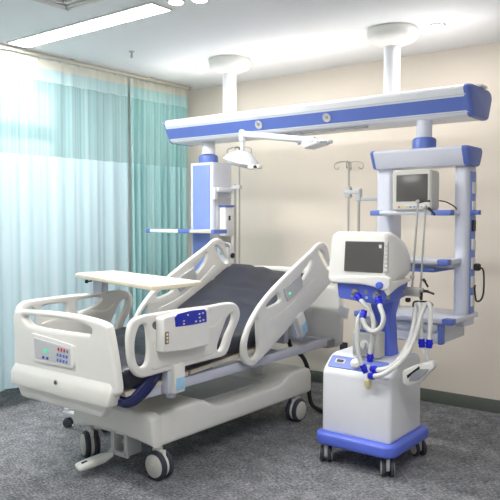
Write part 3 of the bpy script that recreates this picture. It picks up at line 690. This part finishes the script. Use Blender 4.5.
# mattress (lies on the deck)
mt = thing('mattress', 'dark slate grey mattress bent up at the head end of the white bed', 'mattress', (BX, 3.2, .6))
b = bmesh.new(); rings = []
NL = 90; TH = .125
ys = []
for i in range(NL + 1):
    t = i / NL
    ys.append(2.275 + t * (4.15 - 2.275))
def sprof(y):
    # smoothed bend
    return sum(bprof(y + d) for d in (-.12, -.06, 0, .06, .12)) / 5 + .004
sec = []
for p in rrect(-.405, .405, 0, TH, .035, 4): sec.append(p)
dens = []
for i in range(len(sec)):
    p, q = Vector(sec[i]), Vector(sec[(i + 1) % len(sec)])
    k = max(1, int((q - p).length / .04))
    for j in range(k): dens.append(p + (q - p) * j / k)
for i, y in enumerate(ys):
    sl = (sprof(y + .01) - sprof(y - .01)) / .02; th = math.atan(sl)
    ring = []
    endk = min(i, NL - i) / 3; sh = 1 if endk >= 1 else .80 + .2 * math.sin(endk * PI / 2)
    for p in dens:
        u = p.x * (1 if sh == 1 else .97 + .03 * sh); v_ = TH / 2 + (p.y - TH / 2) * sh
        P = Vector((BX + u, y - math.sin(th) * v_, sprof(y) + math.cos(th) * v_))
        if y > 3.75: P.z -= .045 * min(1, max(0, (u + .30) / .35)) ** 1.5 * ((y - 3.75) / .40) ** 2
        if p.y > TH * .6:
            a_ = noise.noise(Vector((P.x * 3.2, P.y * 2.2 + P.x, 0))) * .014
            cr = abs(noise.noise(Vector((P.x * 2.5 + 7, P.y * 5.0 + P.x * 2.5, 3)))); a_ -= max(0, .14 - cr) * .085
            P.z += a_
        ring.append(P)
    rings.append(ring)
MB().loft(rings).build('mattress_body', M['cover'], mt, ang=60)
# hanging cover flap at the foot corner
fl = []
fo = [PX(-2.53, *p) for p in ((121, 407), (125, 408), (130, 408), (137, 405.5), (147, 397), (156, 386), (161, 376), (163, 371))]
fi = [PX(-2.53, *p) for p in ((121, 400), (124, 400.3), (127, 399.5), (132, 396.5), (140, 387.5), (147, 379), (151, 372), (152, 368))]
for p, q_ in zip(cat(fo, 5, False), cat(fi, 5, False)):
    m_ = (p + q_) / 2
    fl.append([(-2.60, p.y, p.z), (-2.535, p.y, p.z), (-2.528, p.y * .9 + q_.y * .1, p.z * .9 + q_.z * .1), (-2.522, m_.y, m_.z), (-2.528, q_.y * .9 + p.y * .1, q_.z * .9 + p.z * .1), (-2.535, q_.y, q_.z), (-2.60, q_.y, q_.z)])
MB().loft(fl).build('cover_flap', M['navy'], mt, ang=50)

# cable from bed to floor
cb_ = tag(MB().sweep(cat([(-2.86, 4.19, .53), (-2.84, 4.21, .46), (-2.77, 4.25, .40), (-2.73, 4.27, .28), (-2.72, 4.27, .1), (-2.66, 4.26, .03), (-2.45, 4.22, .016), (-2.2, 4.3, .016), (-2.0, 4.5, .016)], 7, False), .016, 12).build('power_cable', M['black']),
          'thick black power cable drooping from the head end of the bed to the floor', 'cable')

# ------------------------------------------------------------------ overbed table
ta = PZ(1.09, 73.6, 273); tb = PZ(1.09, 114, 270.3); tcn = PZ(1.09, 204, 281); tdn = PZ(1.09, 152, 286)
ot = thing('overbed_table', 'overbed table with a cream rectangular top standing across the foot of the bed', 'overbed table', (-3.62, 2.88, 0))
q4 = [(p.x, p.y) for p in (ta, tdn, tcn, tb)]
MB().plate('Z', 1.062, 1.09, chamf(q4, .045, 5), b=.008).build('table_top', M['cream'], ot)
tcx, tcy = -3.53, 2.95
MB().box(tcx - .07, tcx + .40, tcy - .05, tcy + .07, 1.035, 1.064, .006).build('top_bracket', M['grey'], ot)
MB().lathe([(.0, 0), (.012, .003), (.012, .015), (.005, .018)], (tcx - .06, tcy - .06, 1.028), (0, -1, 0)).cyl((tcx - .06, tcy - .065, 1.028), (tcx - .01, tcy - .065, 1.034), .005).build('lever', M['black'], ot)
MB().box(tcx - .045, tcx + .045, tcy - .03, tcy + .03, .5, 1.05, .008).build('inner_column', M['lavender'], ot)
MB().box(tcx - .055, tcx + .055, tcy - .04, tcy + .04, .10, .62, .008).build('outer_column', M['grey'], ot)
MB().box(tcx - .06, tcx + .04, 2.90, 3.36, .075, .115, .008).build('base_bar', M['grey'], ot)
def small_caster(x, y, parent, r=.032, zt=.08, ang=0, c1='black', c2='tyre'):
    q = Matrix.Translation((x, y, 0)) @ Matrix.Rotation(ang, 4, 'Z')
    o = MB().cyl((.012, 0, r), (.012, 0, zt), .007).box(-.008, .026, -.016, .016, r + .004, r * 2 + .01, .005).xf(q).build('caster', M[c1], parent)
    for s in (-1, 1):
        MB().lathe([(.008, s * .004), (r - .002, s * .005), (r, s * .008), (r, s * .015), (r - .004, s * .018), (.01, s * .019), (0, s * .019)], (0, 0, r), 'Y', 24, q).build('wheel', M[c2], o)
    return o
# base arm reaching to the window side and its casters
ac = PZ(.0, 68, 427)
MB().box(ac.x - .03, tcx, ac.y - .025, ac.y + .025, .082, .115, .008).box(ac.x - .02, ac.x + .02, ac.y - .02, ac.y + .02, .07, .135, .005).build('base_arm', M['grey'], ot)
small_caster(ac.x, ac.y, ot, ang=.5)
for y in (2.98, 3.32): small_caster(tcx, y, ot, ang=.3)

# ------------------------------------------------------------------ VENTILATOR
ve = thing('ventilator', 'white and blue ventilator machine on a wheeled cart in front of the tower', 'ventilator', (-1.86, 3.64, 0))
MB().plate('Z', .112, .186, rrect(-2.125, -1.605, 3.365, 3.915, .07), b=.022, res=4).build('cart_base', M['vblue'], ve)
for x, y, a in ((-2.06, 3.42, -1.15), (-1.665, 3.43, -1.0), (-1.665, 3.85, -.62), (-2.06, 3.85, -1.0)):
    q = Matrix.Translation((x, y, 0)) @ Matrix.Rotation(a, 4, 'Z'); r = .048
    o = MB().cyl((0, 0, r), (0, 0, .115), .010).box(-.024, .024, -.012, .012, r * .7, .102, .006).xf(q).build('caster', M['beigebox'], ve)
    for s in (-1, 1):
        MB().lathe([(.024, s * .013), (r - .003, s * .014), (r, s * .018), (r, s * .030), (r - .005, s * .034), (.03, s * .035)], (0, 0, r), 'Y', 26, q).build('tyre', M['tyre'], o)
        MB().lathe([(.036, s * .030), (.036, s * .037), (.01, s * .039), (0, s * .039)], (0, 0, r), 'Y', 24, q).build('wheel_cover', M['beigebox'], o)
cp = [(3.415, .178), (3.42, .535), (3.432, .558), (3.505, .622), (3.55, .638), (3.80, .64), (3.83, .61), (3.835, .178)]
MB().plate('X', -2.092, -1.643, chamf(cp, .02, 3), b=.022, res=4).build('cabinet', M['enamel'], ve)
# sloping blue control strip
sd = Vector((0, .073, .064)).normalized(); sn = Vector((0, -sd.z, sd.y))
so = Vector((0, 3.432, .558))
q = Matrix(((1, 0, 0, 0), (0, sd.y, sn.y, 0), (0, sd.z, sn.z, 0), (0, 0, 0, 1)))
q = Matrix.Translation(so) @ q
strip_o = MB().plate('Z', -.002, .006, rrect(-2.068, -1.695, .012, .098, .012), b=.002, mtx=q).build('control_strip', M['blue'], ve)
lb = MB().plate('Z', .004, .009, rrect(-2.03, -1.965, .045, .075, .004), b=.001, mtx=q).build('label', M['grey'], strip_o)
MB().plate('Z', .006, .0105, rrect(-2.02, -1.975, .050, .070, .003), b=.001, mtx=q).build('label_window', M['black'], strip_o)
MB().lathe([(.030, .0), (.034, .004), (.034, .02), (.026, .024), (.02, .03), (0, .03)], (-1.885, .055, .004), n=28, mtx=q).build('filter_cap', M['white'], strip_o)
# blue column and yoke
MB().loft([[(x, y, z) for x, y in rrect(-1.818 - w * .8, -1.802 + w * .8, 3.61, 3.61 + d_ * .75, .02)] for w, d_, z in ((.075, .17, .635), (.068, .16, .70), (.062, .15, .88), (.085, .16, .96), (.11, .18, 1.0))]).build('column', M['vblue'], ve)
yk = [(-1.995, 1.085), (-1.985, .985), (-1.72, .962), (-1.69, .97), (-1.675, 1.085)]
MB().loft([[(-1.83 + (x + 1.83) * s, y, 1.085 - (1.085 - z) * t) for x, z in chamf(yk, .015, 3)] for y, s, t in ((3.42, .98, .95), (3.428, 1, 1), (3.62, 1, .95), (3.70, .99, .85), (3.715, .94, .7))]).build('yoke', M['vblue'], ve)
# head
def hs(y, xl, xr, zb, zt, r, flare):
    out = []
    for a, b_ in rrect(xl, xr, zb, zt, r, 6):
        t = (zt - b_) / (zt - zb)
        out.append((a + (-(flare) * t if a < (xl + xr) / 2 else flare * .3 * t), y, b_))
    return out
MB().loft([hs(3.392, -2.0, -1.680, 1.085, 1.352, .03, .028), hs(3.398, -2.01, -1.670, 1.075, 1.366, .035, .032), hs(3.42, -2.012, -1.662, 1.072, 1.372, .035, .034), hs(3.46, -2.008, -1.652, 1.078, 1.372, .035, .02),
           hs(3.54, -2.0, -1.652, 1.082, 1.360, .06, .02), hs(3.63, -1.99, -1.652, 1.085, 1.335, .08, .02), hs(3.69, -1.98, -1.658, 1.09, 1.29, .09, .012), hs(3.725, -1.96, -1.672, 1.10, 1.235, .06, .01), hs(3.74, -1.93, -1.70, 1.12, 1.19, .03, 0)]).build('display_housing', M['white'], ve, ang=50)
a, b_ = PY(3.388, 345.5, 241), PY(3.388, 382.5, 273)
MB().plate('Y', 3.384, 3.395, chamf([(a.x, a.z), (b_.x + .006, a.z), (b_.x, b_.z), (a.x - .008, b_.z)], .006, 3), b=.003).build('screen', M['screen'], ve)
MB().box(b_.x - .02, b_.x - .004, 3.3815, 3.386, a.z - .035, a.z - .016, .001).build('screen_mark', M['enamel'], ve)
MB().box(b_.x + .012, b_.x + .034, 3.384, 3.395, b_.z, a.z, .003).build('key_strip', M['keygrey'], ve)
for k in range(7):
    z = b_.z + .014 + k * (a.z - b_.z - .028) / 6
    MB().box(b_.x + .015, b_.x + .031, 3.3815, 3.386, z - .008, z + .008, .002).build('button', M['beigebox'], ve)
lip = [xz(PY(3.385, *p)) for p in ((330, 277), (332, 282), (345, 283), (358, 283.6), (367, 285), (375, 287), (381, 290), (385, 290.5), (390, 287.5), (391, 278), (385, 276), (360, 276))]
MB().plate('Y', 3.375, 3.40, chamf(lip, .008, 3), b=.006).loft([[(x, y, z) for x, z in chamf([(-1.70, 1.10), (-1.70, 1.075 + t), (-1.66, 1.02 + t * 1.4), (-1.645, 1.03 + t * 1.2), (-1.642, 1.10)], .008, 3)] for y, t in ((3.384, .018), (3.395, .0), (3.5, .025), (3.66, .045))]).build('lower_lip', M['white'], ve)
kp = PY(3.415, 383, 286)
MB().lathe([(0, .016), (.016, .014), (.021, .006), (.021, -.01)], (kp.x, 3.372, kp.z + .006), (0, -1, 0)).build('dial', M['vblue'], ve)
for px, py, mm in ((356, 292, 'steel'), (377.5, 294.5, 'steel')):
    p = PY(3.42, px, py)
    MB().lathe([(.0, .034), (.012, .034), (.014, .028), (.014, .010), (.022, .008), (.022, -.008)], (p.x, 3.415, p.z), (0, -1, -.35)).build('gas_port', M['steel'], ve)
for px, py, mm in ((388, 297, 'midgrey'), (352.5, 295.5, 'white'), (367, 297.5, 'white'), (366.5, 292, 'midgrey')):
    p = PY(3.425, px, py)
    MB().lathe([(0, .006), (.008 if mm == 'white' else .012, .006), (.010 if mm == 'white' else .015, 0), (.010, -.01)], (p.x, 3.424, p.z), (0, -1, 0)).build('port_cover', M[mm], ve)
# chrome hose support arm
AY = 3.60
def ap(px, py): return PY(AY, px, py)
arm = MB().box(ap(406, 290).x, ap(421, 290).x, AY - .02, AY + .02, ap(410, 296).z, ap(410, 287).z, .005).box(-1.66, ap(406, 290).x, AY - .012, AY + .012, ap(405, 295).z + .004, ap(405, 290).z, .004).build('arm_clamp', M['steel'], ve)
MB().cyl(ap(412, 290), ap(418, 203), .006).build('arm_rod', M['chrome'], arm)
MB().cyl(ap(420, 298), ap(425.5, 208), .006).build('arm_rod', M['chrome'], arm)
for px, py in ((418, 202), (425, 207), (412, 277), (422, 290)):
    MB().lathe([(0, -.016), (.011, -.012), (.014, 0), (.011, .012), (0, .016)], ap(px, py), 'Y', 16).build('arm_joint', M['steel'], arm)
def lever(p, q_): MB().cyl(ap(*p), lerp(ap(*p), ap(*q_), .5), .008).sweep([lerp(ap(*p), ap(*q_), t) + Vector((0, 0, -.012 * t * t)) for t in (.4, .6, .8, 1)], .006, 8).build('lever', M['black'], arm)
lever((420, 202), (430, 199)); lever((428, 208), (435, 213)); lever((423, 279), (428, 285)); lever((423, 291), (434, 292))
MB().lathe([(0, .02), (.014, .018), (.016, 0), (.010, -.006)], ap(409.5, 299) + Vector((0, -.02, -.01)), 'Z', 16).build('knob', M['black'], arm)
MB().cyl(ap(421, 300), ap(421.5, 292), .008).build('hanger_stem', M['black'], arm)
MB().sweep(cat([ap(413, 307), ap(414, 302), ap(421, 301.5), ap(430, 302.5), ap(433, 306)], 4, False), .005, 8).build('hose_hanger', M['black'], arm)
# side tray with grey pad
def tp(l, y): return [xz(PY(y, *p)) for p in l]
trv = MB().plate('Y', 3.46, 3.515, chamf(tp([(402, 371), (412, 366), (432.5, 360.5), (434, 368), (428.5, 373), (421, 381.5), (408, 386.5), (402, 384)], 3.46), .012, 3), b=.012).build('side_tray', M['white'], ve)
MB().plate('Y', 3.45, 3.464, chamf(tp([(408.5, 381.5), (410.5, 375), (418, 369.8), (428.5, 369), (424, 375.5), (417, 380.5)], 3.45), .008, 3), b=.003).build('tray_pad', M['midgrey'], trv)
MB().plate('Y', 3.452, 3.462, tp([(406.5, 375.5), (418.5, 366.5), (419, 369), (407, 378.5)], 3.45), b=.002).build('tray_slot', M['black'], trv)

# humidifier in front of the column
hu = thing('humidifier', 'putty coloured humidifier box with a round dial standing on top of the ventilator cabinet', 'humidifier', (-1.87, 3.53, .64))
hx0_, hx1_ = PY(3.50, 352.5, 345).x, PY(3.50, 379, 345).x
hz1 = PY(3.50, 367, 332).z
MB().box(hx0_, hx1_, 3.50, 3.58, .6405, hz1, .008).build('casing', M['beigebox'], hu)
MB().box(hx0_ + .004, hx1_ - .03, 3.494, 3.503, .655, hz1 - .012, .003).build('front_plate', M['keygrey'], hu)
dp = PY(3.494, 364.5, 344.5)
MB().lathe([(0, .022), (.016, .02), (.019, .003), (.028, .002), (.028, -.002)], (dp.x, 3.494, dp.z), (0, -1, 0)).build('dial', M['white'], hu)
MB().lathe([(.045, 0), (.05, .006), (.05, .05), (.038, .065), (.03, .07), (0, .07)], ((hx0_ + hx1_) / 2, 3.545, hz1 + .0005)).build('water_chamber', M['midgrey'], hu)
MB().box(hx0_ + .02, hx1_ - .01, 3.492, 3.505, hz1 + .001, hz1 + .012, .003).build('blue_collar', M['key'], hu)

# breathing hoses
def hose(pts, label, ends, closeY=None, r=.0135):
    path = cat(pts, 10, False)
    P2 = [path[0]]
    for p in path[1:]:
        while (p - P2[-1]).length > .0036: P2.append(P2[-1] + (p - P2[-1]).normalized() * .0036)
    t = thing('breathing_hose', label, 'hose', P2[0], 'corrugated white hoses of the ventilator')
    MB().sweep(P2, lambda i: r + (.0018 if i % 3 == 0 else -.0010), 12).build('tube', M['hose'], t, ang=180)
    for e in ends:
        a, d_ = (P2[0], P2[8] - P2[0]) if e == 0 else (P2[-1], P2[-9] - P2[-1])
        d_.normalize()
        MB().cyl(a - d_ * .010, a + d_ * .038, .0185, .0175, 16).cyl(a + d_ * .010, a + d_ * .020, .0215, n=16).build('blue_connector', M['royal'], t)
    return t
fy = 3.36
hose([PY(3.37, 357.5, 296), PY(3.35, 363, 303), PY(fy, 370, 311), PY(fy, 373.5, 322), PY(3.37, 373, 338), PY(3.38, 370.5, 350), PY(3.39, 370, 360)], 'corrugated white hose dropping from the left port of the ventilator', (0, 1))
hose([PY(3.37, 378.5, 299), PY(3.34, 380.5, 308), PY(3.32, 383.5, 318), PY(3.32, 380.5, 328), PY(3.33, 373, 331.5), PY(3.34, 366, 327), PY(3.35, 362.5, 318), PY(3.37, 364, 312)], 'corrugated white hose looping in a U under the right port of the ventilator', (0, 1))
hose([PY(3.40, 362.5, 313), PY(3.37, 358.5, 319), PY(3.36, 357.3, 332), PY(3.36, 357.8, 348), PY(3.37, 361, 362), PY(3.38, 365.5, 371)], 'corrugated white hose hanging straight down on the far left of the ventilator', (1,))
def farp(y, px, py): return PY(y, px, py)
hose([PY(3.38, 373, 369), PY(3.36, 380, 370), PY(3.36, 392, 366), PY(3.40, 402, 355), PY(3.46, 409, 341), PY(3.52, 413.5, 326), PY(3.56, 415, 312), PY(3.575, 417, 305), PY(3.56, 420, 306), PY(3.55, 420.5, 318), PY(3.55, 421, 332), PY(3.55, 422, 346)], 'corrugated white hose rising to the left of the hanger and down to a blue joint', (0, 1))
hose([PY(3.37, 371, 376), PY(3.33, 380, 375.5), PY(3.33, 392, 369), PY(3.37, 403, 359), PY(3.44, 412, 344), PY(3.50, 418, 326), PY(3.54, 422, 312), PY(3.555, 426, 305), PY(3.54, 430, 305.5), PY(3.53, 430.5, 318), PY(3.53, 430, 332), PY(3.53, 429, 346)], 'corrugated white hose rising to the right of the hanger and down to a blue joint', (0, 1))
yp = thing('patient_connector', 'white Y shaped hose connector hanging below two blue joints', 'connector', PY(3.54, 427.5, 362))
j = PY(3.54, 426, 355)
MB().cyl(PY(3.55, 422.2, 346.5), j, .009, n=14).cyl(PY(3.53, 429, 346.5), j, .009, n=14).cyl(j, PY(3.54, 428, 363), .010, n=14).build('wye_body', M['hose'], yp)
MB().box(j.x - .0, j.x + .025, 3.525, 3.54, j.z - .05, j.z - .036, .003).build('blue_tab', M['royal'], yp)
wt = thing('water_trap', 'small yellowish water trap hanging at the joint of the hoses over the cabinet', 'water trap', PY(3.38, 368, 385))
j = PY(3.385, 367.5, 372)
MB().cyl(PY(3.385, 368.5, 365), PY(3.385, 368, 380), .010, n=14).cyl(PY(3.385, 364, 370), PY(3.385, 374, 373), .010, n=14).build('tee', M['hose'], wt)
w0 = PY(3.375, 368, 383.5)
MB().lathe([(.011, .025), (.020, .02), (.020, -.012), (.014, -.022), (.012, -.03), (0, -.032)], w0).lathe([(.006, 0), (.006, .022)], w0 + Vector((0, 0, -.003)), 'X', 12).build('cup', M['amber'], wt)

# wall socket
a = PY(WB - .01, 343.5, 347.5)
ws = thing('wall_socket', 'dark rectangular wall socket low on the beige wall behind the ventilator', 'wall socket', (a.x, WB - .01, a.z))
MB().box(a.x - .036, a.x + .036, WB - .014, WB, a.z - .045, a.z + .045, .004).build('plate', M['black'], ws)
MB().box(a.x - .024, a.x + .024, WB - .017, WB - .012, a.z - .028, a.z + .028, .003).build('insert', M['tyre'], ws)

# ------------------------------------------------------------------ daylight
w = bpy.data.worlds.new('daylight'); bpy.context.scene.world = w; w.use_nodes = True
bg = w.node_tree.nodes['Background']; bg.inputs[0].default_value = (1, .985, .985, 1); bg.inputs[1].default_value = 1.0
